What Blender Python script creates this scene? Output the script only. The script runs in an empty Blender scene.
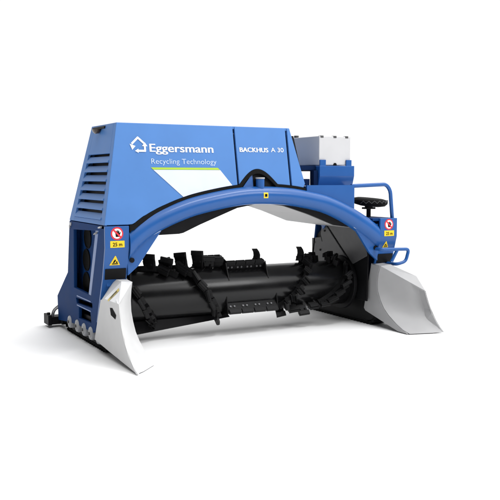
import bpy, bmesh, math, random
from mathutils import Vector, Matrix
random.seed(4)
C = bpy.context.scene
R = math.radians

# ------------------------------------------------------------------ camera
cam = bpy.data.cameras.new('camera')
cam.sensor_width = 36.0
cam.lens = 802.5 / 500 * 36.0
cam.clip_end = 600
cam_o = bpy.data.objects.new('camera', cam)
C.collection.objects.link(cam_o)
cam_o.location = (-4.396, -7.772, 1.804)
cam_o.rotation_euler = (R(90 - 5.085), 0, -R(28.43))
C.camera = cam_o

# ------------------------------------------------------------------ studio surround (white backdrop, added bright zone overhead, softboxes, dimmer front side)
W = bpy.data.worlds.new('World'); C.world = W; W.use_nodes = True
nt = W.node_tree; nt.nodes.clear()
N = nt.nodes.new; L = nt.links.new
out = N('ShaderNodeOutputWorld'); bg = N('ShaderNodeBackground')
tc = N('ShaderNodeTexCoord'); sep = N('ShaderNodeSeparateXYZ')
L(tc.outputs['Generated'], sep.inputs[0])
def mapr(src, a, b, c, d):
    m = N('ShaderNodeMapRange'); m.interpolation_type = 'SMOOTHSTEP'
    m.inputs['From Min'].default_value = a; m.inputs['From Max'].default_value = b
    m.inputs['To Min'].default_value = c; m.inputs['To Max'].default_value = d
    L(src, m.inputs['Value']); return m.outputs['Result']
def mathn(op, a, b):
    m = N('ShaderNodeMath'); m.operation = op
    for i, v in enumerate((a, b)):
        if isinstance(v, (int, float)): m.inputs[i].default_value = v
        else: L(v, m.inputs[i])
    return m.outputs[0]
dirn = mathn('ADD', mathn('MULTIPLY', sep.outputs['X'], 0.62), mathn('MULTIPLY', sep.outputs['Y'], 0.78))
back = mapr(dirn, 0.12, 0.48, 0.06, 1.04)       # lit white backdrop behind the machine
tilt = mathn('ADD', mathn('MULTIPLY', sep.outputs['X'], .25), mathn('ADD', mathn('MULTIPLY', sep.outputs['Y'], -.22), mathn('MULTIPLY', sep.outputs['Z'], .94)))
top = mapr(tilt, 0.60, 0.80, 0.0, 2.1)  # unseen bright zone overhead, added to light the floor evenly
L(mathn('ADD', back, top), bg.inputs['Strength'])
bg.inputs['Color'].default_value = (1, 1, 1, 1)
L(bg.outputs[0], out.inputs[0])

def area(name, loc, target, size, energy, col=(1, 1, 1)):
    l = bpy.data.lights.new(name, 'AREA'); l.shape = 'SQUARE'; l.size = size; l.energy = energy; l.color = col
    o = bpy.data.objects.new(name, l); C.collection.objects.link(o); o.location = loc
    o.rotation_euler = (Vector(target) - Vector(loc)).to_track_quat('-Z', 'Y').to_euler()
    return o
area('key_softbox', (4.2, -7.5, 6.8), (0, 0, 1.2), 3.0, 215)
strip = area('overhead_softbox', (2.0, -2.9, 8.6), (0.2, 0.4, .5), 6.0, 300)
strip.data.shape = 'RECTANGLE'; strip.data.size_y = 1.1

C.view_settings.view_transform = 'Standard'; C.view_settings.look = 'None'
C.view_settings.exposure = 0; C.view_settings.gamma = 1

# ------------------------------------------------------------------ materials
def mat(name, col, rough=.5, metal=0, spec=.5, var=.06, scale=6, bump=0, coat=0):
    m = bpy.data.materials.new(name); m.use_nodes = True
    t = m.node_tree; p = t.nodes['Principled BSDF']
    tc = t.nodes.new('ShaderNodeTexCoord')
    nz = t.nodes.new('ShaderNodeTexNoise'); nz.inputs['Scale'].default_value = scale; nz.inputs['Detail'].default_value = 6
    t.links.new(tc.outputs['Object'], nz.inputs['Vector'])
    mr = t.nodes.new('ShaderNodeMapRange')
    mr.inputs['From Min'].default_value = .3; mr.inputs['From Max'].default_value = .7
    mr.inputs['To Min'].default_value = 1 - var; mr.inputs['To Max'].default_value = 1 + var
    t.links.new(nz.outputs['Fac'], mr.inputs['Value'])
    mx = t.nodes.new('ShaderNodeMix'); mx.data_type = 'RGBA'; mx.blend_type = 'MULTIPLY'; mx.inputs['Factor'].default_value = 1
    mx.inputs['A'].default_value = (*col, 1)
    t.links.new(mr.outputs['Result'], mx.inputs['B'])
    t.links.new(mx.outputs['Result'], p.inputs['Base Color'])
    mr2 = t.nodes.new('ShaderNodeMapRange'); mr2.inputs['To Min'].default_value = max(.03, rough - .08); mr2.inputs['To Max'].default_value = rough + .08
    t.links.new(nz.outputs['Fac'], mr2.inputs['Value']); t.links.new(mr2.outputs['Result'], p.inputs['Roughness'])
    p.inputs['Metallic'].default_value = metal; p.inputs['Specular IOR Level'].default_value = spec
    p.inputs['Coat Weight'].default_value = coat; p.inputs['Coat Roughness'].default_value = .12
    if bump:
        n2 = t.nodes.new('ShaderNodeTexNoise'); n2.inputs['Scale'].default_value = scale * 6; n2.inputs['Detail'].default_value = 4
        t.links.new(tc.outputs['Object'], n2.inputs['Vector'])
        b = t.nodes.new('ShaderNodeBump'); b.inputs['Strength'].default_value = bump; b.inputs['Distance'].default_value = .01
        t.links.new(n2.outputs['Fac'], b.inputs['Height']); t.links.new(b.outputs[0], p.inputs['Normal'])
    return m
BLUE = mat('blue_paint', (.014, .092, .315), .34, 0, .30, .05, 3, .02, .25)
DNAVY = mat('bracket_dark_navy', (.004, .016, .06), .6, 0, .06, .08, 4)  # blue taken down further, for the tank bracket only
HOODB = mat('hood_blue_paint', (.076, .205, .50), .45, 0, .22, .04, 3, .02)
BLUE_SHADE = mat('blue_paint_shaded', (.006, .038, .145), .6, 0, .06, .08, 4, .04)  # same blue paint, darkened with the shade of leg sides and recesses
TANKW = mat('tank_white_paint', (.55, .55, .56), .5, 0, .2, .03, 4, .02)
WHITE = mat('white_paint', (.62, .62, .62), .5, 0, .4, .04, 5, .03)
GREYP = mat('plough_grey', (.37, .37, .375), .5, .0, .4, .05, 4, .04)  # right plough only, darker than the left one
LGREY = mat('light_grey_paint', (.40, .40, .405), .5, 0, .4, .05, 4, .02)
CHAR = mat('charcoal_steel', (.07, .07, .072), .5, 0, .4, .15, 6, .08)
BLACK = mat('black_paint', (.007, .007, .008), .5, 0, .12, .2, 5, .05)
DRUMM = mat('black_gloss_drum', (.005, .005, .0055), .24, 0, .34, .2, 3, .03)
TINE = mat('black_tine_steel', (.007, .007, .0075), .45, 0, .18, .3, 9, .12)
RUB = mat('black_rubber', (.007, .007, .007), .8, 0, .1, .2, 12, .2)
STEEL = mat('bright_steel', (.42, .42, .43), .35, .8, .5, .15, 8, .05)
ROLL = mat('roller_steel', (.40, .41, .43), .45, .1, .5, .12, 10, .05)
SUBT = mat('pale_lettering_film', (.60, .70, .84), .4, 0, .4, .02)
YEL = mat('yellow_film', (.85, .60, .02), .4, 0, .4, .02)
YELD = mat('faded_yellow_film', (.62, .50, .16), .5, 0, .4, .25, 30)
RED = mat('red_film', (.70, .03, .04), .4, 0, .4, .02)
WFILM = mat('white_film', (.86, .87, .88), .4, 0, .4, .02)
PALE = mat('pale_decal_film', (.62, .67, .77), .4, 0, .4, .03)
GREEN = mat('lime_film', (.36, .55, .03), .4, 0, .4, .02)
INK = mat('black_ink', (.008, .008, .008), .7, 0, .06, .02)
AMBER = mat('lamp_lens', (.035, .02, .012), .25, 0, .5, .1)
FLOOR = mat('studio_floor_white', (.90, .90, .90), .6, 0, .0, .01, 2)

# ------------------------------------------------------------------ mesh helpers
def nb(): return bmesh.new()
def obj(name, bm, m, parent=None, bevel=0, smooth=False, label=None):
    bmesh.ops.recalc_face_normals(bm, faces=bm.faces)
    me = bpy.data.meshes.new(name); bm.to_mesh(me); bm.free()
    return link(name, me, m, parent, bevel, smooth, label)
def link(name, me, m, parent=None, bevel=0, smooth=False, label=None):
    o = bpy.data.objects.new(name, me); C.collection.objects.link(o)
    me.materials.clear(); me.materials.append(m)
    if parent: o.parent = parent
    if smooth:
        for p in me.polygons: p.use_smooth = True
        me.set_sharp_from_angle(angle=R(31))
    if bevel:
        b = o.modifiers.new('bevel', 'BEVEL'); b.width = bevel; b.segments = 2; b.limit_method = 'ANGLE'; b.angle_limit = R(35)
    if label: o['label'] = label
    return o
def V(*a): return Vector(a)
def hexa(bm, p):           # 8 points: bottom loop 0-3, top loop 4-7
    v = [bm.verts.new(q) for q in p]
    for f in ((0,1,2,3),(4,5,6,7),(0,1,5,4),(1,2,6,5),(2,3,7,6),(3,0,4,7)): bm.faces.new([v[i] for i in f])
def box(bm, x0, x1, y0, y1, z0, z1):
    hexa(bm, [(x0,y0,z0),(x1,y0,z0),(x1,y1,z0),(x0,y1,z0),(x0,y0,z1),(x1,y0,z1),(x1,y1,z1),(x0,y1,z1)])
def obox(bm, c, ax, ay, az, sx, sy, sz):
    c = Vector(c); ax = Vector(ax).normalized()*sx/2; ay = Vector(ay).normalized()*sy/2; az = Vector(az).normalized()*sz/2
    hexa(bm, [c-ax-ay-az, c+ax-ay-az, c+ax+ay-az, c-ax+ay-az, c-ax-ay+az, c+ax-ay+az, c+ax+ay+az, c-ax+ay+az])
def slab(bm, pts, off):    # polygon extruded by a vector
    off = Vector(off); a = [bm.verts.new(p) for p in pts]; b = [bm.verts.new(Vector(p)+off) for p in pts]
    n = len(a); bm.faces.new(a); bm.faces.new(b[::-1])
    for i in range(n): bm.faces.new([a[i], a[(i+1)%n], b[(i+1)%n], b[i]])
def loft(bm, loops, cap=True):
    rows = [[bm.verts.new(p) for p in lp] for lp in loops]
    n = len(rows[0])
    for r0, r1 in zip(rows, rows[1:]):
        for i in range(n): bm.faces.new([r0[i], r0[(i+1)%n], r1[(i+1)%n], r1[i]])
    if cap: bm.faces.new(rows[0]); bm.faces.new(rows[-1][::-1])
def tube(bm, pts, r, seg=12, cap=True):
    pts = [Vector(p) for p in pts]; loops = []; up = None
    rr = r if isinstance(r, (list, tuple)) else [r]*len(pts)
    for i, p in enumerate(pts):
        t = (pts[min(i+1,len(pts)-1)] - pts[max(i-1,0)]).normalized()
        if up is None:
            up = t.orthogonal().normalized()
        up = (up - t*up.dot(t)).normalized(); b = t.cross(up)
        loops.append([p + (up*math.cos(a) + b*math.sin(a))*rr[i] for a in [2*math.pi*k/seg for k in range(seg)]])
    loft(bm, loops, cap)
def cyl(bm, a, b, r, seg=24, r2=None): tube(bm, [a, b], [r, r if r2 is None else r2], seg)
def fillet(pts, rad, n=6):
    pts = [Vector(p) for p in pts]; o = [pts[0]]
    for a, b, c in zip(pts, pts[1:], pts[2:]):
        d1 = (a-b); d2 = (c-b); k = min(rad, d1.length*.48, d2.length*.48)
        p, q = b + d1.normalized()*k, b + d2.normalized()*k
        for i in range(n+1):
            t = i/n; o.append(p*(1-t)**2 + b*2*t*(1-t) + q*t*t)
    o.append(pts[-1]); return o
def catmull(pts, n=8):
    P = [Vector(p) for p in pts]; P = [P[0]*2-P[1]] + P + [P[-1]*2-P[-2]]; o = []
    for i in range(1, len(P)-2):
        for k in range(n):
            t = k/n; a, b, c, d = P[i-1:i+3]
            o.append(.5*((2*b) + (c-a)*t + (2*a-5*b+4*c-d)*t*t + (3*b-a-3*c+d)*t**3))
    o.append(P[-2]); return o
def flat_mesh(outer, holes, depth, bevel=0):   # 2-D outline with holes -> extruded mesh in local XY, centred on Z
    cu = bpy.data.curves.new('tmp', 'CURVE'); cu.dimensions = '2D'; cu.fill_mode = 'BOTH'; cu.extrude = depth/2
    for lp in [outer] + list(holes):
        s = cu.splines.new('POLY'); s.points.add(len(lp)-1); s.use_cyclic_u = True
        for p, q in zip(s.points, lp): p.co = (q[0], q[1], 0, 1)
    o = bpy.data.objects.new('tmp', cu); C.collection.objects.link(o)
    dg = bpy.context.evaluated_depsgraph_get(); me = bpy.data.meshes.new_from_object(o.evaluated_get(dg))
    bpy.data.objects.remove(o); bpy.data.curves.remove(cu)
    bm = nb(); bm.from_mesh(me); bpy.data.meshes.remove(me)
    bmesh.ops.remove_doubles(bm, verts=bm.verts, dist=1e-5)
    return bm
def text_bm(s, offset=0, depth=.003):
    cu = bpy.data.curves.new('tmp', 'FONT'); cu.body = s; cu.size = 1; cu.offset = offset; cu.extrude = 0.0; cu.resolution_u = 6
    o = bpy.data.objects.new('tmp', cu); C.collection.objects.link(o)
    dg = bpy.context.evaluated_depsgraph_get(); me = bpy.data.meshes.new_from_object(o.evaluated_get(dg))
    bpy.data.objects.remove(o); bpy.data.curves.remove(cu)
    bm = nb(); bm.from_mesh(me); bpy.data.meshes.remove(me)
    return bm
def fit_text(bm, x0, x1, z0, cap, fn, capchar=.729):   # map text (size 1) so its width spans x0..x1 and capital height = cap
    xs = [v.co.x for v in bm.verts]; a, b = min(xs), max(xs)
    for v in bm.verts:
        v.co = fn(x0 + (v.co.x-a)/(b-a)*(x1-x0), z0 + v.co.y/capchar*cap)
def poly2(bm, pts, fn):
    bm.faces.new([bm.verts.new(fn(*p)) for p in pts])
def bold_text(s, x0, x1, z0, cap, lift, w):   # heavier lettering: the same glyphs laid three times, a hair apart
    allb = nb()
    for k, dx in enumerate((-w, 0, w)):
        b = text_bm(s, 0); fit_text(b, x0+w+dx, x1-w+dx, z0, cap, lambda x, z: HP(x, z, lift + .0004*k))
        me = bpy.data.meshes.new('tmp'); b.to_mesh(me); b.free(); allb.from_mesh(me); bpy.data.meshes.remove(me)
    return allb
def circle(cx, cz, r, n=28, a0=0): return [(cx+r*math.cos(a0+2*math.pi*k/n), cz+r*math.sin(a0+2*math.pi*k/n)) for k in range(n)]

# ------------------------------------------------------------------ setting
bm = nb(); s = 250
bm.faces.new([bm.verts.new(p) for p in ((-s,-s,0),(s,-s,0),(s,s,0),(-s,s,0))])
fl = obj('floor', bm, FLOOR); fl['kind'] = 'structure'

# ------------------------------------------------------------------ the machine
root = bpy.data.objects.new('compost_turner', None); C.collection.objects.link(root)
root['label'] = 'blue and white crawler compost windrow turner with black tine drum under an arched tube'
root['category'] = 'compost turner'

# --- arch profile (upper edge of the tube at y = -0.02) and centre line
TR = .100
AY = .08
arch_c = [(-1.74,AY,.97),(-1.60,AY,1.112),(-1.54,AY,1.178),(-1.40,AY,1.283),(-1.195,AY,1.386),(-.897,AY,1.492),(-.589,AY,1.560),(-.27,AY,1.607),(.02,AY,1.617),
          (.374,AY,1.596),(.727,AY,1.536),(.90,AY,1.487),(1.095,AY,1.407),(1.30,AY,1.300),(1.48,AY,1.190),(1.61,AY,1.09),(1.74,AY,.96)]
arch = catmull(arch_c, 6)
bm = nb(); tube(bm, arch, [TR + .014*min(1, abs(p.x)/1.5)**2 for p in arch], 32)
for sx in (-1, 1):     # square cut where the tube meets the leg
    bmesh.ops.bisect_plane(bm, geom=bm.verts[:]+bm.edges[:]+bm.faces[:], plane_co=(sx*1.588,0,0), plane_no=(sx,0,0), clear_outer=True)
    bmesh.ops.holes_fill(bm, edges=[e for e in bm.edges if e.is_boundary], sides=0)
tube_o = obj('arch_tube', bm, BLUE, root, 0, True)
def arch_top(x):
    for a, b in zip(arch, arch[1:]):
        if a.x <= x <= b.x:
            t = (x-a.x)/(b.x-a.x); z = a.z + (b.z-a.z)*t; sl = (b.z-a.z)/(b.x-a.x)
            return z + TR*math.sqrt(1+sl*sl)
    return 1.2

# --- hood ------------------------------------------------------------
ZB, ZT, LEAN = 1.335, 2.378, .20
def HP(x, z, off=0.0):
    k = (z-ZB)/(ZT-ZB); n = Vector((0,-(ZT-ZB),LEAN)).normalized()
    return Vector((x, LEAN*k, z)) + n*off
hood = bpy.data.objects.new('hood', None); 
YB = 1.26   # rear bottom
# left side plane corners
FT, FB, BT, BB = V(-1.64,LEAN,ZT), V(-1.85,0,ZB), V(-1.64,1.03,ZT+.004), V(-1.85,YB,ZB)
xR0, xR1 = .575, .432       # right end: bottom / top
# front panels: lower edge follows the arch with a black seal gap, with a notch for the pin
def seal_z(x):
    z = max(arch_top(x) + .031, 1.337)
    d = abs(x+.035)
    if d < .25:
        b = 1.735 + .176*math.cos(math.pi/2*d/.25)
        z = max(z, b)
    return z
def left_x(z): return -1.85 + .21*(z-ZB)/(ZT-ZB)
def right_x(z): return xR0 + (xR1-xR0)*(z-1.735)/(ZT-1.735)
def panel(x0, x1):
    xs = [x0 + (x1-x0)*i/40 for i in range(41)]
    low = [(x, seal_z(x)) for x in xs]
    return low
SM1, SM2 = -.29, .385
def front_panel(outline):
    bm = nb(); n = Vector((0,-(ZT-ZB),LEAN)).normalized()
    slab(bm, [HP(x,z,0) for x, z in outline], -n*.03)
    return bm
lowL = [(-1.85, 1.337), (-1.60, 1.337)] + [(x,z) for x,z in panel(-1.555, SM1-.012)]
bm = front_panel([(-1.64,ZT)] + lowL + [(SM1-.012, ZT)])
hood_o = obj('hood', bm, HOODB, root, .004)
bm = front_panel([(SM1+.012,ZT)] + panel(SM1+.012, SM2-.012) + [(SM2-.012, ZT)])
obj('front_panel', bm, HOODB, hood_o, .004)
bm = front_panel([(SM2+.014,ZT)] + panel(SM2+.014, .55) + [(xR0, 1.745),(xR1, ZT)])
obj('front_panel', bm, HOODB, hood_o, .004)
# top, back and right end skins
bm = nb()
slab(bm, [V(-1.64,LEAN+.005,ZT+.002),V(xR1,LEAN+.005,ZT+.002),V(xR1,1.03,ZT+.002),V(-1.64,1.03,ZT+.002)], (0,0,-.03))
obj('roof_panel', bm, HOODB, hood_o, .004)
bm = nb()
slab(bm, [V(-1.645,1.03,ZT-.03),V(xR1,1.03,ZT-.03),V(xR0-.02,1.19,1.57),V(-1.5,1.19,1.57),V(-1.5,YB,1.31),V(-1.85,YB,1.31)], (0,-.03,0))
obj('rear_panel', bm, HOODB, hood_o, .004)
bm = nb()
slab(bm, [V(xR1-.004,LEAN+.035,ZT-.03),V(xR1-.004,1.0,ZT-.03),V(xR0-.004,YB-.03,1.70),V(xR0-.004,.11,1.70)], (-.03,0,0))
obj('end_panel', bm, HOODB, hood_o, .004)
# dark inner liner seen through the seams and as the rubber seal along the arch
bm = nb()
xs = [-1.60 + (.60+1.60)*i/60 for i in range(61)]
prof = [(-1.83,1.30)] + [(x, arch_top(x)-.06) for x in xs if x > -1.55] + [(.50,2.30),(-1.60,2.30)]
slab(bm, [HP(x,z,-.034) for x,z in prof], (0,.03,0))
obj('seal_backing', bm, BLACK, hood_o)
# rubber seal strip, proud of the backing, following the lower edge
bm = nb()
up = [(x, seal_z(x)-.003) for x in [-1.585+i*(.575+1.585)/140 for i in range(141)]]
def seal_low(x):
    z = arch_top(x)-.03
    d = abs(x+.035)
    if d < .25: z = max(z, seal_z(x)-.052)
    return z
lw = [(x, seal_low(x)) for x, z in up]
rows = [[bm.verts.new(HP(x,z,.004)) for x,z in up],[bm.verts.new(HP(x,z,.004)) for x,z in lw],[bm.verts.new(HP(x,z,-.03)) for x,z in lw],[bm.verts.new(HP(x,z,-.03)) for x,z in up]]
for j in range(4):
    a, b = rows[j], rows[(j+1)%4]
    for i in range(len(up)-1): bm.faces.new([a[i], a[i+1], b[i+1], b[i]])
bm.faces.new([r[0] for r in rows]); bm.faces.new([r[-1] for r in rows])
obj('rubber_seal', bm, RUB, hood_o)
# louvred left side
def LP(u, v, off=0):    # u 0 front..1 rear, v 0 bottom..1 top
    a = FB.lerp(BB, u); b = FT.lerp(BT, u); p = a.lerp(b, v)
    n = ((BB-FB).cross(FT-FB)).normalized()
    if n.x > 0: n = -n
    return p + n*off
U0, U1, VLO, VHI = .10, .86, .045, .70
bm = nb()
def lq(u0,u1,v0,v1,o=0,t=-.025):
    a = [LP(u0,v0,o),LP(u1,v0,o),LP(u1,v1,o),LP(u0,v1,o)]; b = [LP(u0,v0,o+t),LP(u1,v0,o+t),LP(u1,v1,o+t),LP(u0,v1,o+t)]
    hexa(bm, a+b)
lq(.0,U0,0,1); lq(U1,1,0,1); lq(U0,U1,VHI,1); lq(U0,U1,0,VLO)
obj('side_panel', bm, HOODB, hood_o, .003)
bm = nb(); nl = 7; pitch = (VHI-VLO)/nl
for i in range(nl):
    v1 = VHI - i*pitch - pitch*.30; v0 = VHI - (i+1)*pitch
    a = [LP(U0,v1,-.028),LP(U1,v1,-.028),LP(U1,v0,.002),LP(U0,v0,.002)]
    b = [LP(U0,v1+.004,-.020),LP(U1,v1+.004,-.020),LP(U1,v0+.004,.012),LP(U0,v0+.004,.012)]
    hexa(bm, a+b)
    # small cheeks closing the louvre ends
    for u in (U0, U1-.012):
        hexa(bm, [LP(u,v0,-.03),LP(u+.012,v0,-.03),LP(u+.012,v0,.008),LP(u,v0,.008),LP(u,v1,-.05),LP(u+.012,v1,-.05),LP(u+.012,v1,-.022),LP(u,v1,-.022)])
obj('louvre_grille', bm, HOODB, hood_o, .002)
bm = nb(); lqs = [LP(U0-.02,VLO-.01,-.075),LP(U1+.02,VLO-.01,-.075),LP(U1+.02,VHI+.01,-.075),LP(U0-.02,VHI+.01,-.075)]
slab(bm, lqs, (.01,0,0)); obj('louvre_backing', bm, BLACK, hood_o)
# work lamp under the roof edge
bm = nb()
p0 = LP(.62,.975,.0)
box(bm, p0.x-.015, p0.x+.03, .54, .95, 2.335, 2.362)
obj('lamp_bracket', bm, BLACK, hood_o, .003)
bm = nb(); tube(bm, [V(-1.70,.72,2.335),V(-1.70,.72,2.32),V(-1.705,.72,2.298),V(-1.705,.72,2.287)], [.075,.075,.055,.02], 20)
for v in bm.verts: v.co.x = -1.69 + (v.co.x+1.70)*.55
obj('work_lamp', bm, AMBER, hood_o, 0, True)
# lettering
BOLT = mat('bolt_steel', (.14, .14, .145), .4, .3, .4, .15, 8)
f = lambda x, z: HP(x, z, .004)
def words(txt, off, x0, x1, z0, cap, m):      # two words of one line, each a piece of lettering of its own
    bm = text_bm(txt, off); fit_text(bm, x0, x1, z0, cap, f)
    iv = sorted((min(v.co.x for v in fc.verts), max(v.co.x for v in fc.verts)) for fc in bm.faces)
    end, best, cut = iv[0][1], 0, 0
    for a, b in iv:
        if a-end > best: best, cut = a-end, (a+end)/2
        end = max(end, b)
    for side in (-1, 1):
        b2 = bm.copy(); bmesh.ops.delete(b2, geom=[v for v in b2.verts if (v.co.x-cut)*side < 0], context='VERTS')
        obj('lettering', b2, m, hood_o)
    bm.free()
bm = bold_text('Eggersmann', -1.302, -.563, 2.083, .088, .004, .0032)
obj('lettering', bm, WFILM, hood_o)
words('Recycling Technology', -.010, -1.293, -.539, 1.958, .058, SUBT)
bm = bold_text('BACKHUS', -.240, .125, 2.098, .052, .004, .0026)
obj('lettering', bm, WFILM, hood_o)
words('A 30', .0, .160, .325, 2.102, .052, WFILM)
# triangular arrow logo
bm = nb(); lift = [.004]
def stroke(pts, w):
    for (x0,z0),(x1,z1) in zip(pts, pts[1:]):
        d = Vector((x1-x0, z1-z0)); n = Vector((-d.y, d.x)).normalized()*w/2; e = d.normalized()*w*.3
        lift[0] += .0004
        poly2(bm, [(x0-e.x+n.x,z0-e.y+n.y),(x0-e.x-n.x,z0-e.y-n.y),(x1+e.x-n.x,z1+e.y-n.y),(x1+e.x+n.x,z1+e.y+n.y)], lambda x, z: HP(x, z, lift[0]))
def lg(px, py): return (-1.512 + (px-30)/75*.178, 2.243 - (py-33)/76*.168)
stroke([lg(39,68), lg(67,40), lg(92,64)], .021)
lift[0] += .0004; poly2(bm, [lg(28,70), lg(54,80), lg(38,98)], lambda x, z: HP(x, z, lift[0]))
stroke([lg(97,80), lg(97,102), lg(66,102)], .021)
lift[0] += .0004; poly2(bm, [lg(84,80), lg(98,62), lg(109,80)], lambda x, z: HP(x, z, lift[0]))
lift[0] += .0004; poly2(bm, [lg(50,103), lg(66,92), lg(66,112)], lambda x, z: HP(x, z, lift[0]))
obj('logo', bm, WFILM, hood_o)
bm = nb(); poly2(bm, [(-1.305,1.920),(-.527,1.920),(-.502,1.897),(-1.28,1.897)], f); obj('stripe_decal', bm, GREEN, hood_o)
bm = nb()
low = [(x, seal_z(x)+.002) for x in [-1.02 + (-.34+1.02)*i/24 for i in range(25)]]
e0 = [(x,z) for x,z in low if z < 1.8948 + (x+1.28)/( -.99+1.28)*(1.61-1.8948) or x > -.98]
low = [(x,z) for x,z in low if -.985 <= x <= -.345]
poly2(bm, [(-1.278,1.8945)] + low + [(-.500,1.8945)], f); obj('stripe_decal', bm, PALE, hood_o)

# --- pin and grease sticker on the arch crown
bm = nb(); cyl(bm, V(-.028,.06,1.66), V(-.028,.06,1.80), .048, 24)
pin = obj('arch_pin', bm, BLUE, root, .004, True)
bm = nb(); cyl(bm, V(-.028,.06,1.8005), V(-.028,.06,1.817), .052, 24)
obj('pin_cap', bm, LGREY, pin, .003, True)
bm = nb(); slab(bm, [HP(-.24,1.70,-.012),HP(-.10,1.70,-.012),HP(-.10,1.86,-.012),HP(-.20,1.745,-.012)], (0,.01,0))
obj('pin_gusset', bm, BLUE, root)
bm = nb()
def on_tube(x, dz, lift=.003):   # a point on the front of the tube near x
    zc = 1.616; a = dz/TR; return Vector((x, AY-(TR+lift)*math.cos(a), zc+(TR+lift)*math.sin(a)))
def tpatch(x0,x1,d0,d1,lift,n=6):
    v = [[bm.verts.new(on_tube(x, d0+(d1-d0)*k/n, lift)) for x in (x0,x1)] for k in range(n+1)]
    for a,b in zip(v,v[1:]): bm.faces.new([a[0],a[1],b[1],b[0]])
tpatch(-.025,.032,-.028,.034,.002); st = obj('arch_sticker', bm, YEL, tube_o)
bm = nb(); tpatch(-.011,.018,-.012,.018,.004); obj('sticker_symbol', bm, INK, st)

# --- tunnel roof between the legs
tp = [(-1.5,1.21),(-.97,1.222),(-.75,1.315),(-.30,1.485),(0,1.535),(.30,1.498),(.62,1.40),(1.0,1.26),(1.5,1.19)]
bm = nb()
slab(bm, [V(x,.14,z) for x,z in tp] + [V(x,.14,z+.03) for x,z in tp[::-1]], (0,1.06,0))
obj('tunnel_roof', bm, LGREY, root)
bm = nb()
xs = [-1.5 + 3*i/60 for i in range(61)]
def tz(x):
    for (a,za),(b,zb) in zip(tp,tp[1:]):
        if a <= x <= b: return za + (zb-za)*(x-a)/(b-a)
upz = [(x, max(arch_top(x)-.10, tz(x)+.03)) for x in xs]
slab(bm, [V(x,.09,tz(x)-.004) for x in xs] + [V(x,.09,z) for x,z in upz[::-1]], (0,.045,0))
obj('front_liner', bm, BLACK, root)
# body floor pan / right deck
bm = nb(); box(bm, .585, 1.252, .08, 1.2, 1.56, 1.716)
obj('deck_beam', bm, BLUE, root, .006)
bm = nb()
xs = [.585 + (1.252-.585)*i/16 for i in range(17)]
slab(bm, [V(.585,.052,1.728),V(1.252,.052,1.728)] + [V(x,.052,arch_top(x)-.09) for x in xs[::-1]], (0,.026,0))
obj('deck_skirt', bm, BLUE, root)
bm = nb(); box(bm, 1.255, 1.85, .10, 1.25, 1.25, 1.325); obj('operator_platform', bm, BLUE_SHADE, root, .005)
bm = nb(); box(bm, -1.66, 1.24, .16, 1.15, 1.575, 1.60); obj('engine_floor', bm, BLACK, root)

# --- white tank on its blue cradle
bm = nb(); box(bm, .862, 1.312, .225, .87, 1.962, 2.306)
tank = obj('tank', bm, TANKW, root, .008)
for x in (.90, 1.085, 1.255):
    bm = nb(); box(bm, x-.022, x+.022, .222, .27, 2.285, 2.311); obj('tank_clip', bm, CHAR, tank, .003)
bm = nb(); cyl(bm, V(.90,.80,2.30), V(.90,.80,2.335), .03, 16); obj('tank_cap', bm, CHAR, tank, .003, True)
bm = nb(); cyl(bm, V(1.085,.215,1.968), V(1.085,.26,1.968), .022, 16); obj('tank_drain', bm, INK, tank)
bm = nb()
cp = [(.20,1.957),(.20,1.835),(.235,1.722),(.40,1.722),(.40,1.957)]
slab(bm, [V(.855,y,z) for y,z in cp], (.500,0,0))
cr = obj('tank_cradle', bm, BLUE, root, .006)
for x0, x1 in ((.862,.945),(1.237,1.315)):
    bm = nb(); box(bm, x0, x1, .203, .222, 1.95, 2.026); obj('cradle_lug', bm, BLUE, cr, .003)
bm = nb(); box(bm, .795, .852, .235, .32, 1.722, 1.900); box(bm, .56, .852, .28, .86, 1.903, 1.956); box(bm, .853, 1.35, .403, .86, 1.895, 1.956); box(bm, .60, .74, .235, .30, 1.722, 1.80)
obj('cradle_bracket', bm, DNAVY, cr, .004)
bm = nb(); tube(bm, fillet([V(.62,.42,1.72),V(.75,.42,1.83),V(.64,.45,1.90)],.05), .02, 10); obj('hose', bm, RUB, root, 0, True)

# --- handrail, operator seat
bm = nb(); tube(bm, fillet([V(1.24,.10,1.716),V(1.76,.10,1.734),V(1.825,.10,1.66),V(1.862,.10,1.31)], .09, 8), .024, 14)
obj('handrail', bm, BLUE, root, 0, True)
bm = nb()
sc = V(1.715,.36,1.515)
prof = [(.0,-.052),(.12,-.055),(.19,-.040),(.215,-.012),(.218,.015),(.20,.036),(.16,.046),(.10,.040),(.0,.038)]
seg = 48; rows = []
for r_, z_ in prof:
    rows.append([bm.verts.new(sc + V(r_*(1+(.012 if k%2 and abs(z_)<.03 else 0))*math.cos(2*math.pi*k/seg), r_*(1+(.012 if k%2 and abs(z_)<.03 else 0))*math.sin(2*math.pi*k/seg), z_)) for k in range(seg)] if r_ > 0 else [bm.verts.new(sc+V(0,0,z_))])
for a, b in zip(rows, rows[1:]):
    for k in range(seg):
        if len(a) == 1: bm.faces.new([a[0], b[k], b[(k+1)%seg]])
        elif len(b) == 1: bm.faces.new([a[k], a[(k+1)%seg], b[0]])
        else: bm.faces.new([a[k], a[(k+1)%seg], b[(k+1)%seg], b[k]])
bmesh.ops.rotate(bm, verts=bm.verts, cent=sc, matrix=Matrix.Rotation(R(4),3,'X') @ Matrix.Rotation(R(3.5),3,'Y'))
seat = obj('operator_seat', bm, RUB, root, 0, True)
bm = nb()
for k in range(-7, 8):
    a = k*R(9)-R(90); p = sc + V(.216*math.cos(a), .216*math.sin(a), 0); t = V(-math.sin(a), math.cos(a), 0); z0 = V(0,0,1)
    obox(bm, p, t+z0*(.8 if k%2 else -.8), V(math.cos(a),math.sin(a),0), t.cross(V(math.cos(a),math.sin(a),0)), .05, .012, .008)
obj('seat_stitching', bm, CHAR, seat)
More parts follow.
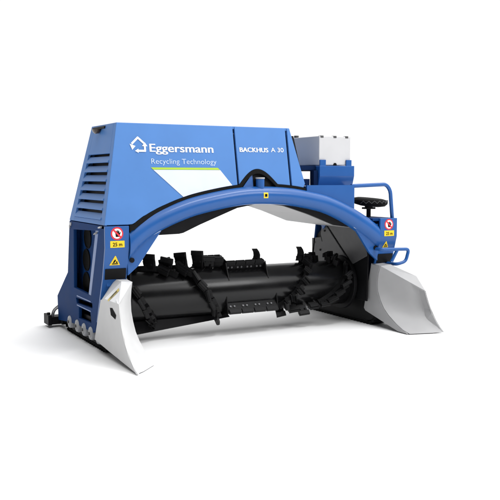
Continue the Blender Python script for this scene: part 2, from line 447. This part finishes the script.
bm = nb(); box(bm, sc.x-.09, sc.x+.05, sc.y-.05, sc.y+.05, 1.425, 1.448); cyl(bm, V(sc.x-.02,sc.y,1.32), V(sc.x-.02,sc.y,1.43), .028, 16); cyl(bm, V(sc.x-.02,sc.y,1.445), V(sc.x-.02,sc.y,1.47), .05, 16)
obj('seat_post', bm, BLACK, seat, .003, True)

# --- legs -------------------------------------------------------------
def side_holes():
    return [[(1.10,1.235),(.20,1.270),(.50,.560),(1.13,.575)], [(1.06,.465),(.455,.482),(.455,.428),(1.03,.408)], [(.955,.372),(.53,.378),(.50,.262),(.96,.248)]]
side_out = [(0.012,1.325),(0.012,1.10),(.10,.787),(.194,.576),(.36,.20),(.45,.165),(1.0,.165),(1.45,.13),(1.83,.09),(1.857,.388),(1.376,.724),(1.262,1.325)]
FPX = [(0,1.325),(0,1.10),(.09,.787),(.184,.576),(.30,.30)]
def fy(z):
    for (y0,z0),(y1,z1) in zip(FPX,FPX[1:]):
        if z1 <= z <= z0: return y0+(y1-y0)*(z0-z)/(z0-z1)
    return 0
def leg(s):
    def X(x): return s*x
    # outer side frame with openings (object = the leg)
    bm = flat_mesh(side_out, side_holes(), .04)
    for v in bm.verts:
        y, z, t = v.co; v.co = (X(1.83+t), y, z)
    lo = obj('leg', bm, BLUE_SHADE, root, .005)
    # front panel, folded
    bm = nb(); loopf = []
    for y, z in FPX: loopf.append([V(X(1.85),y-.012,z),V(X(1.595),y-.012,z),V(X(1.595),y+.018,z),V(X(1.85),y+.018,z)])
    loft(bm, loopf); fp = obj('front_panel', bm, BLUE, lo, .004)
    bm = nb(); slab(bm, [V(X(1.85),.016,1.325),V(X(1.5),.016,1.325),V(X(1.5),.10,1.325),V(X(1.85),.10,1.325)], (0,0,-.03)); obj('top_plate', bm, BLUE_SHADE, lo, .003)
    # inset cover (black)
    bm = nb()
    q = [(1.868-.015,.888),(1.625,.888),(1.635,.775),(1.853,.775)]
    q = [(1.835,.888),(1.612,.888),(1.606,.775),(1.832,.775)]
    slab(bm, [V(X(x),fy(z)-.0135,z) for x,z in q], (0,-.006,0)); obj('grille_cover', bm, BLACK, fp, .002)
    # stickers
    g = lambda o: (lambda x, z: V(x, fy(z)-.0125-o, z))
    cx, cz = X(1.724), 1.25
    bm = nb(); poly2(bm, circle(cx,cz,.066,36), g(.0015)); sg = obj('prohibition_sign', bm, RED, fp)
    bm = nb(); poly2(bm, circle(cx,cz,.051,36), g(.003)); obj('sign_face', bm, WFILM, sg)
    bm = nb(); hp = [(-.016,-.030),(.018,-.030),(.024,-.004),(.030,.010),(.024,.014),(.016,.004),(.016,.026),(.010,.027),(.008,.012),(.006,.032),(-.001,.032),(-.002,.012),(-.006,.028),(-.012,.027),(-.011,.010),(-.017,.020),(-.022,.017),(-.018,-.008)]
    poly2(bm, [(cx+.004+a*1.15, cz+b*1.1) for a,b in hp], g(.0045)); obj('sign_symbol', bm, INK, sg)
    bm = nb(); d = .036; poly2(bm, [(cx-d-.006,cz+d-.006),(cx-d+.006,cz+d+.006),(cx+d+.006,cz-d+.006),(cx+d-.006,cz-d-.006)], g(.006)); obj('sign_slash', bm, RED, sg)
    x0, x1 = (-1.797,-1.646) if s < 0 else (1.655,1.803)
    bm = nb(); poly2(bm, [(x0,1.108),(x1,1.108),(x1,1.176),(x0,1.176)], g(.0015)); ds = obj('distance_sign', bm, YEL, fp)
    bm = text_bm('25 m', .02); fit_text(bm, x0+.026, x1-.024, 1.122, .038, g(.003)); obj('lettering', bm, INK, ds)
    tx = X(1.737) if s < 0 else 1.70
    tk, tb = (1, .925) if s < 0 else (.80, .968)
    tq = lambda pts: [(tx+a*tk, tb+b*tk) for a, b in pts]
    bm = nb(); poly2(bm, tq([(-.056,0),(.056,0),(.004,.097),(-.004,.097)]), g(.0015)); ws = obj('warning_sign', bm, YEL, fp)
    bm = nb(); poly2(bm, tq([(-.030,.009),(.034,.009),(.034,.019),(-.030,.019)]), g(.003)); poly2(bm, tq([(-.022,.023),(-.006,.023),(.010,.047),(.002,.061),(-.012,.047)]), g(.003)); poly2(bm, tq([(.012,.023),(.030,.023),(.022,.041),(.012,.037)]), g(.003))
    obj('sign_symbol', bm, INK, ws)
    # recessed back wall with three round ducts
    bm = nb(); slab(bm, [V(X(1.735),.12,1.31),V(X(1.735),1.32,1.31),V(X(1.735),1.40,.72),V(X(1.735),1.80,.36),V(X(1.735),1.80,.20),V(X(1.735),.36,.20)], (X(-.02),0,0)); obj('recess_wall', bm, BLUE_SHADE, lo)
    for cy, zc in ((.93,1.150),(.985,.895),(1.0,.632)):
        bm = nb(); cyl(bm, V(X(1.733),cy,zc), V(X(1.741),cy,zc), .118, 36); dd = obj('duct', bm, INK, lo, .002, True)
        bm = nb(); loft(bm, [[V(X(1.736+.012*b_), cy+rr*math.cos(a), zc+rr*math.sin(a)) for a in [2*math.pi*k/36 for k in range(36)]] for rr,b_ in ((.125,0),(.125,1),(.112,1),(.112,0))], False); obj('duct_rim', bm, RUB, dd, 0, True)
    # diagonal strut and steel pipe ends
    bm = nb(); hexa(bm, [V(X(1.80),.20,1.30),V(X(1.80),.30,1.30),V(X(1.845),.30,1.30),V(X(1.845),.20,1.30),V(X(1.80),.50,.55),V(X(1.80),.60,.55),V(X(1.845),.60,.55),V(X(1.845),.50,.55)])
    obj('strut', bm, BLUE, lo, .004)
    for zz in (.50,.395):
        bm = nb(); box(bm, min(X(1.74),X(1.853)), max(X(1.74),X(1.853)), .50, 1.02, zz-.014, zz+.0); obj('step', bm, BLUE, lo, .003)
    for (ya,za,yb,zb) in ((.50,1.27,.08,1.315),(.50,1.215,.24,1.245)):
        bm = nb(); tube(bm, [V(X(1.80),ya,za),V(X(1.86),yb,zb)], .011, 10); obj('steel_pipe', bm, STEEL, lo, 0, True)
    for y,z in ((1.235,1.30),(1.19,1.33)):
        bm = nb(); cyl(bm, V(X(1.85),y,z-.04), V(X(1.862),y,z-.04), .02, 12); obj('bolt', bm, STEEL, lo, 0, True)
    # rear cover and inner wall
    bm = nb(); slab(bm, [V(X(1.81),1.25,1.32),V(X(1.81),1.36,.724),V(X(1.81),1.83,.388),V(X(1.81),1.81,.10),V(X(1.81),1.79,.10),V(X(1.81),1.81,.37),V(X(1.81),1.33,.71),V(X(1.81),1.225,1.32)], (X(-.31),0,0)); obj('rear_plate', bm, BLUE_SHADE, lo)
    # gusset under the arch
    bm = nb()
    gp = [(1.62,1.20),(1.20,1.262),(1.23,1.25),(1.47,.91),(1.60,.80)]
    gp = [(1.60,1.26),(1.40,1.25),(1.215,1.27),(1.48,.905),(1.595,.81)]
    slab(bm, [V(X(x),.035,z) for x,z in gp], (0,.04,0)); gs = obj('gusset', bm, BLUE, lo, .004)
    bm = nb(); cyl(bm, V(X(1.555),.034,.968), V(X(1.555),.014,.968), .026, 20); obj('gusset_bolt', bm, BLACK, gs, .003)
    bm = nb(); pts = [V(p.x, .033, p.z) for p in arch if (1.22 < s*p.x < 1.56)]
    pts = [V(p.x, .030, p.z-.087*math.sqrt(1+.45)-.002) for p in pts]
    if len(pts) > 2: tube(bm, pts, .005, 8); obj('joint_highlight', bm, PALE, gs, 0, True)  # pale bead painted in as the highlight along the joint
    # inner wall plates
    xi = 1.50
    def plate(nm, pts, m, t=.02, x=xi):
        b = nb(); slab(b, [V(X(x),y,z) for y,z in pts], (X(t),0,0)); return obj(nm, b, m, lo, .003)
    plate('inner_plate', [(1.356,1.005),(1.14,1.03),(1.12,.98),(.62,.76),(.60,.70),(1.352,.62)], CHAR)
    plate('inner_plate', [(1.12,1.19),(1.02,1.19),(.42,.70),(.60,.745),(1.10,.965),(1.145,1.07)], CHAR)
    plate('inner_plate', [(.98,1.19),(.14,1.20),(.14,.86),(.42,.74)], CHAR)  # cut short so the black wall below stands in for shade
    plate('inner_wall', [(1.34,1.0),(1.1,1.18),(.13,1.20),(.13,.95),(.15,.30),(1.34,.30)], BLACK, .02, xi+.0225)
    for y,z in ((1.30,.95),(1.05,1.12),(1.15,.86),(.95,.80)):
        bm = nb(); cyl(bm, V(X(1.5),y,z), V(X(1.49),y,z), .014, 10); obj('plate_bolt', bm, BLACK, lo, 0, True)
    return lo
legL = leg(-1); legR = leg(1)
bm = nb(); slab(bm, [V(1.5,1.18,1.19),V(1.5,.98,1.19),V(1.5,.98,1.30),V(1.5,1.18,1.30)], (.02,0,0)); slab(bm, [V(1.49,1.20,1.3),V(1.49,1.06,1.14),V(1.49,1.0,1.2),V(1.49,1.0,1.3)], (-.012,0,0)); obj('hinge_plate', bm, BLUE, legR)
# step rail on the right leg
bm = nb(); tube(bm, fillet([V(1.56,.03,.955),V(1.56,-.09,.955),V(1.975,-.09,.945),V(1.93,-.09,.795),V(1.80,-.08,.765),V(1.78,.09,.765)], .05, 6), .021, 12)
sr = obj('step_rail', bm, BLUE, legR, 0, True)
bm = nb(); tube(bm, [V(1.80,-.088,.945),V(1.735,-.06,.80)], .021, 12); obj('step_brace', bm, BLUE, sr, 0, True)
bm = nb(); box(bm, 1.60, 1.80, .10, .14, .70, .765); obj('mount_block', bm, BLUE, legR, .004)
bm = nb(); box(bm, -1.80, -1.60, .10, .14, .70, .765); obj('mount_block', bm, BLUE, legL, .004)

# --- crawler tracks -----------------------------------------------------
def track(s):
    x0, x1 = s*1.60, s*1.80
    prof = []
    A, B, r = (.22,.20), (1.50,.20), .195
    for k in range(13): a = R(90)+R(180)*k/12; prof.append((A[0]+r*math.cos(a), A[1]+r*math.sin(a)))
    for k in range(13): a = R(270)+R(180)*k/12; prof.append((B[0]+r*math.cos(a), B[1]+r*math.sin(a)))
    bm = nb(); n = len(prof)
    inner = [((y-.86)*.965+.86, (z-.2)*.86+.2) for y,z in prof]
    loft(bm, [[V(x0,y,z) for y,z in prof],[V(x1,y,z) for y,z in prof],[V(x1,y,z) for y,z in inner],[V(x0,y,z) for y,z in inner],[V(x0,y,z) for y,z in prof]], False)
    # lugs along the belt
    path = []
    for (ya,za),(yb,zb) in zip(prof, prof[1:]+prof[:1]):
        L_ = math.hypot(yb-ya, zb-za); path.append((ya,za,yb,zb,L_))
    tot = sum(p[4] for p in path); m = 56
    for i in range(m):
        d = tot*i/m
        for ya,za,yb,zb,L_ in path:
            if d <= L_: break
            d -= L_
        t = d/L_; y, z = ya+(yb-ya)*t, za+(zb-za)*t; tv = V(0,yb-ya,zb-za).normalized(); nv = V(0,tv.z,-tv.y)
        if z + nv.z*.004 < .012: nv = V(0,0,-1)
        obox(bm, V((x0+x1)/2,y,z)-nv*0.002*0, V(1,0,0), tv, nv, abs(x1-x0)+.03, .035, .018)
    t = obj('crawler_track', bm, RUB, root)
    for v in t.data.vertices: v.co.z = max(v.co.z, .002)
    for y in (1.32,1.02,.76,.515,.26):
        bm = nb(); zc = .150
        tube(bm, [V(s*1.74,y,zc),V(s*1.845,y,zc),V(s*1.862,y,zc)], [.074,.074,.066], 28); ro = obj('roller', bm, ROLL, t, .003, True)
        bm = nb(); tube(bm, [V(s*1.8625,y,zc),V(s*1.868,y,zc)], [.044,.040], 24); obj('roller_hub', bm, LGREY, ro, 0, True)
        bm = nb(); tube(bm, [V(s*1.8685,y,zc),V(s*1.880,y,zc)], [.018,.016], 16); obj('hub_bolt', bm, CHAR, ro, 0, True)
    bm = nb(); box(bm, min(s*1.61,s*1.79), max(s*1.61,s*1.79), .24, 1.46, .022, .30); obj('track_frame', bm, BLACK, t, .01)
    for y in (.22, 1.50):
        bm = nb(); cyl(bm, V(s*1.605,y,.2), V(s*1.785,y,.2), .155, 32); obj('track_wheel', bm, BLACK, t, .006, True)
    return t
track(-1); track(1)

# --- ploughs in front of the tracks -----------------------------------------
def plough(s, m, mm, O):
    X = lambda p: V(s*p[0], p[1], p[2])
    I, J, K = (1.582,-.046,.752), (1.708,-.076,.768), ((1.876,-.048,.600) if s < 0 else (1.950,-.270,.632))
    Bo, Bi = ((1.857,-.925,.012), (1.570,-.614,.010)) if s < 0 else ((2.02,-.70,.012), (1.600,-.585,.010))
    inner = [(1.582,-.046,.752),(1.58,-.012,.66),(1.58,.006,.55),(1.58,-.004,.44),(1.58,-.055,.34),(1.579,-.125,.25),(1.577,-.225,.175),(1.575,-.375,.095),(1.573,-.50,.045),Bi]
    # outer edge: same profile stretched between O and Bo
    n = len(inner); outer = []
    for i, p in enumerate(inner):
        t = i/(n-1); z = (p[2]-Bi[2])/(I[2]-Bi[2]); c = (p[1]-Bi[1])/(I[1]-Bi[1])
        zz = Bo[2] + (O[2]-Bo[2])*z
        yy = Bo[1] + (O[1]-Bo[1])*(.5*c+.5*z); xx = Bo[0] + (O[0]-Bo[0])*z
        outer.append((xx, yy, zz))
    th = V(-s*.012, .018, .004)
    bm = nb()
    rows = []
    for a, b in zip(inner, outer):
        w_ = min(1, max(0, (a[2]-.01)/.25))
        rows.append([bm.verts.new(X(a).lerp(X(b), k/6 + (.02 if k == 5 else 0)) + (V(s*.022,.026,0)*(.35+.65*w_) if k == 5 else V(0,0,0))) for k in range(7)])
    rb = []
    for r_ in rows: rb.append([bm.verts.new(v.co + V(s*.010,.022,.006 if v.co.z>.05 else 0)) for v in r_])
    for a, b in zip(rows, rows[1:]):
        for k in range(6): bm.faces.new([a[k],a[k+1],b[k+1],b[k]])
    for a, b in zip(rb, rb[1:]):
        for k in range(6): bm.faces.new([a[k],a[k+1],b[k+1],b[k]])
    for k in range(6):
        bm.faces.new([rows[0][k],rows[0][k+1],rb[0][k+1],rb[0][k]]); bm.faces.new([rows[-1][k],rows[-1][k+1],rb[-1][k+1],rb[-1][k]])
    for i in range(n-1):
        bm.faces.new([rows[i][0],rows[i+1][0],rb[i+1][0],rb[i][0]]); bm.faces.new([rows[i][6],rows[i+1][6],rb[i+1][6],rb[i][6]])
    po = obj('plough', bm, mm, root, 0, True, 'white plough blade' if s < 0 else 'grey plough shovel')
    # outer side plate with a slot
    Kb = (1.93,.05,.60); Bb = (1.90,.285,.125)
    op = [K, O] + outer[1:]
    bm = nb()
    ring = [X(p)+V(s*.002,0.006,0) for p in ([(1.878,.066,.573), K, O] + [(1.868-.011*(i/6), p_[1], p_[2]) for i, p_ in enumerate(outer[2:-1:2])] + [Bo, (1.871,-.175,.081), (1.880,.282,.128)] if s < 0 else [(1.905,.060,.575), K, O] + outer[2:-1:2] + [Bo, (1.885,-.42,.03), (1.905,.282,.128)])]
    # split into front and rear pieces around the slot
    slab(bm, ring, (s*-.016,0,0))
    sp = obj('side_plate', bm, m, po)
    bm = nb()
    from mathutils.bvhtree import BVHTree
    tree = BVHTree.FromPolygons([v.co for v in sp.data.vertices], [p.vertices for p in sp.data.polygons])
    def onp(y, z, o=.0025):
        hit = tree.ray_cast(V(s*3,y,z), V(-s,0,0))
        return (hit[0] + hit[1]*o) if hit[0] else V(s*1.9,y,z)
    poly2(bm, [(-.208,.532),(-.275,.538),(-.385,.482),(-.360,.438),(-.232,.462)], onp)
    obj('plate_slot', bm, INK, sp)
    # top chamfer plate
    bm = nb(); slab(bm, [X(I), X(J), X(K), X(O)], (0,.008,-.016)) if s > 0 else slab(bm, [X(I), X(J), X(O)], (0,.008,-.016))
    obj('top_plate', bm, WHITE if s < 0 else m, po)
    if s < 0:
        bm = nb(); slab(bm, [X(J), X(K), X(O)], (0,.02,-.03)); tpl = obj('top_plate', bm, WFILM, po)
        nrm = (X(K)-X(J)).cross(X(O)-X(J)).normalized(); nrm = nrm if nrm.z > 0 else -nrm
        c = X(J)*.30 + X(K)*.40 + X(O)*.30; e = (X(K)-X(J)).normalized(); h = nrm.cross(e)
        bm = nb()
        poly2(bm, [(-.085,-.034),(.075,-.028),(.085,.020),(-.07,.032)], lambda a,b: c + e*a + h*b + nrm*.004)
        pst = obj('plough_sticker', bm, YELD, tpl)
        bm = nb(); poly2(bm, [(-.05,-.016),(.0,-.020),(.052,-.006),(.03,.012),(-.02,.006),(-.045,.014)], lambda a,b: c + e*a + h*b + nrm*.006); obj('sticker_symbol', bm, CHAR, pst)
    # inner side plate
    bm = nb(); ip = [(1.575,.13,.770),(1.575,.10,.755)] + [(1.575,p[1]+.012,p[2]) for p in inner] + [(1.575,-.40,.012),(1.575,.24,.17),(1.575,.27,.20)]
    slab(bm, [X(p) for p in ip], (s*.014,0,0)); obj('side_plate', bm, m, po)
    # rear closing plate hides the hollow from behind
    bm = nb(); slab(bm, [X((1.59,.13,.755)),X((1.70,.13,.765)),X((1.868,.07,.57)),X((1.868,.27,.14)),X((1.59,.25,.19))], (0,.012,0)); obj('rear_plate', bm, m, po)
    bm = nb(); slab(bm, [X((1.59,.128,.768)),X((1.705,.128,.772)),X(J),X(I)], (0,0,-.012)); slab(bm, [X((1.705,.128,.772)),X((1.872,.068,.572)),X(K),X(J)], (0,0,-.012)); obj('top_plate', bm, m, po)
    if s > 0:
        bm = nb(); cyl(bm, X((1.66,-.10,.64)), X((1.66,-.125,.645)), .010, 10); obj('plough_bolt', bm, CHAR, po)
    return po
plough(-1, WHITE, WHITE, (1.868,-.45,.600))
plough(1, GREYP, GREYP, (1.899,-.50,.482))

# --- turning drum ------------------------------------------------------------
DY, DZ, DR = .65, .49, .28
bm = nb(); tube(bm, [V(-1.52,DY,DZ),V(-1.49,DY,DZ),V(1.49,DY,DZ),V(1.52,DY,DZ)], [DR-.01,DR,DR,DR-.01], 96)
drum = obj('drum', bm, DRUMM, root, 0, True)
def dp(x, th, r):    # th 0 = top, positive towards the front
    a = R(th); return V(x, DY - r*math.sin(a), DZ + r*math.cos(a))
def dax(th):
    a = R(th); return V(0,-math.sin(a),math.cos(a)), V(0,-math.cos(a),-math.sin(a))   # radial, tangential (towards front-down)
def flight(pts, h=.055, w=.05):
    pts = catmull([(x,th,0) for x,th in pts], 10)
    bm = nb(); loops = []
    for i, p in enumerate(pts):
        q = pts[min(i+1,len(pts)-1)] - pts[max(i-1,0)]
        rd, tg = dax(p.y); t = (V(1,0,0)*q.x + tg*R(q.y)*DR).normalized(); nn = rd.cross(t)
        c = dp(p.x, p.y, DR-.01)
        loops.append([c-nn*w/2, c+nn*w/2, c+nn*w*.25+rd*h, c-nn*w*.25+rd*h])
    loft(bm, loops)
    for p in pts[3::6]:
        rd, tg = dax(p.y); c = dp(p.x, p.y, DR+h-.012); cyl(bm, c, c+rd*.022, .013, 8)
    return obj('drum_flight', bm, TINE, drum)
def tine(x, th, hand, hgt=.20, w=.125, twist=28, curved=False):
    rd, tg = dax(th); a = R(twist)
    wd = (V(hand*math.sin(a),0,0) + tg*math.cos(a))          # blade width direction
    wd = V(hand*math.cos(a)*-1,0,0)*-1 if False else wd
    nn = rd.cross(wd).normalized()
    bm = nb(); base = dp(x, th, DR-.01)
    obox(bm, base+rd*.035+nn*.03, wd, nn, rd, w*.72, .05, .09)
    if curved:
        pr = [(-.03,.03),(.004,.085),(.016,.125),(.004,.165),(-.034,.205)]
        lo = []
        for d, h in pr:
            c = base + rd*h + nn*d; k = .5*w*(1 - max(0,h-.10)*3.0)
            lo.append([c-wd*k-nn*.018, c+wd*k-nn*.018, c+wd*k+nn*.018, c-wd*k+nn*.018])
        loft(bm, lo)
        obox(bm, base+rd*.07+nn*.02, wd, nn, rd, w*1.0, .10, .035)
    else:
        lo = []
        for d, h, k in ((0,.03,.42),(0,.10,.46),(-.004,.13,.5),(-.018,hgt,.52)):
            c = base + rd*h + nn*d
            lo.append([c-wd*k*w-nn*.013, c+wd*k*w-nn*.013, c+wd*k*w+nn*.013, c-wd*k*w+nn*.013])
        loft(bm, lo)
        c = base+rd*(hgt-.03)-nn*.03; obox(bm, c, wd, nn, rd, w*.98, .02, .05)
        c = base+rd*.10-nn*.018
    for k in (-.25,.25):
        q = base + rd*.085 + wd*w*k - nn*.012; cyl(bm, q, q-nn*.018, .012, 8)
    return obj('tine', bm, TINE, drum, .003)
# left-hand flights
flight([(-.90,-40),(-.74,15),(-.62,60),(-.50,105),(-.36,150)], .06)
flight([(-1.48,40),(-1.38,80),(-1.27,115),(-1.12,160)], .06)
flight([(-.62,-70),(-.50,-25),(-.38,10)], .06)
flight([(-1.42,-50),(-1.25,-15),(-1.0,15),(-.86,40)], .07)
# right-hand flights
flight([(1.02,-30),(.92,15),(.80,55),(.64,95),(.42,135)], .06)
flight([(1.45,30),(1.34,70),(1.18,105),(.98,135)], .06)
flight([(.42,-60),(.30,-20),(.24,10)], .05)
u = random.uniform
# blades on the top of the left half stand with their broad side to the front
for x, th, h in ((-1.33,-6,.19),(-1.13,2,.205),(-.955,16,.185),(-.715,-8,.20),(-.525,0,.215)):
    tine(x, th, 1, h, .145, 50+u(-12,12))
for x, th, h in ((-1.24,-34,.17),(-1.04,-30,.17),(-.86,-26,.16),(-.63,-34,.17),(-.80,34,.11),(-1.02,30,.10)):
    tine(x, th, 1, h, .14, 40+u(-12,12))
for x, th in ((-.80,22),(-.735,38),(-.675,54),(-.62,70),(-.56,88),(-.505,104),(-.45,121),(-.395,138),(-1.41,74),(-1.36,92),(-1.29,110),(-1.23,128),(-1.17,146)):
    tine(x, th, 1, u(.10,.165), u(.09,.135), 28+u(-18,22))
# right half: hooks seen edge-on along the top, flat blades below
tine(.262, -4, 1, .175, .085, 26, True); tine(.878, -2, 1, .175, .085, 26, True)
for x, th in ((.925,16),(.86,34),(.80,54),(.74,74),(.66,92),(.58,106),(.50,120)):
    tine(x, th, 1, u(.09,.15), u(.085,.12), 30+u(-18,18))
for x, th in ((.47,146),(.62,136),(.76,140),(.90,132),(1.02,124),(1.13,116),(1.23,104),(1.31,88),(1.37,70)):
    tine(x, th, -1, u(.12,.175), u(.11,.14), 70+u(-14,14))
for x, th in ((1.10,-12),(1.24,8),(1.36,-8),(1.30,24),(1.16,-34)):
    tine(x, th, -1, .12, .12, 60+u(-10,10))
# throwing paddles in the middle
def paddle(x0, x1, th, lean, hgt, tri=True):
    rd, tg = dax(th); d = (rd*math.cos(R(lean)) + tg*math.sin(R(lean))).normalized(); nn = d.cross(V(1,0,0)).normalized()
    bm = nb(); a = dp(x0, th, DR-.02); L_ = x1-x0
    slab(bm, [a, a+V(L_,0,0), a+V(L_,0,0)+d*hgt, a+d*hgt], nn*.022)
    # cutting bar in four pieces along the rim
    npc = 4
    for k in range(npc):
        p = a + V(L_*(k+.03)/npc,0,0) + d*(hgt-.025) - nn*.008; q = V(L_*.94/npc,0,0)
        slab(bm, [p, p+q, p+q+d*.05, p+d*.05], nn*.040)
    for x in (x0-.012, x1):
        e = dp(x, th, DR-.02); g = dp(x, th+38, DR-.01)
        slab(bm, [e, e+d*(hgt+.02), g + dax(th+38)[0]*.012, g], (.014,0,0))
        g = dp(x, th-30, DR-.01); slab(bm, [e, e+d*hgt, g], (.014,0,0))
    pd = obj('throw_paddle', bm, TINE, drum, .003)
    for k in range(4):
        for dx in (.035,.085):
            p = a + V(L_*k/npc+dx,0,0) + d*(hgt*.52)
            bm = nb(); cyl(bm, p - nn*.014, p + nn*.036, .011, 10); obj('paddle_bolt', bm, BOLT, pd, 0, True)
    return pd
paddle(-.235, .275, 22, 8, .10)
paddle(-.285, .365, 118, 20, .125)
paddle(-.46, -.12, -26, -12, .185)
tine(-.40, 6, 1, .15, .13, 70); tine(-.27, 2, 1, .13, .13, 60)
# long scraper blade low on the drum
bm = nb()
slab(bm, [V(-1.46,.50,.235),V(-.20,.52,.225),V(-.18,.51,.190),V(-1.46,.455,.085)], (0,.02,.01))
obj('scraper_blade', bm, BLACK, drum, .004)
for s in (-1, 1):
    bm = nb(); cyl(bm, V(s*1.50,DY,DZ), V(s*1.455,DY,DZ), .34, 48); obj('drum_flange', bm, BLACK, drum, .005, True)

# --- rear coupling behind the left track ---------------------------------------
bm = nb()
box(bm, -1.96, -1.72, 1.84, 2.02, .035, .13); box(bm, -1.84, -1.74, 1.70, 1.86, .05, .11); box(bm, -1.975, -1.93, 1.82, 2.04, .03, .155); cyl(bm, V(-1.95,1.90,.13), V(-1.95,1.90,.18), .022, 12)
rc = obj('rear_coupling', bm, BLACK, root, .006)
bm = nb(); tube(bm, fillet([V(-1.90,1.92,.13),V(-1.88,1.92,.20),V(-1.80,1.86,.28)], .04), .020, 12); obj('coupling_hose', bm, STEEL, rc, 0, True)
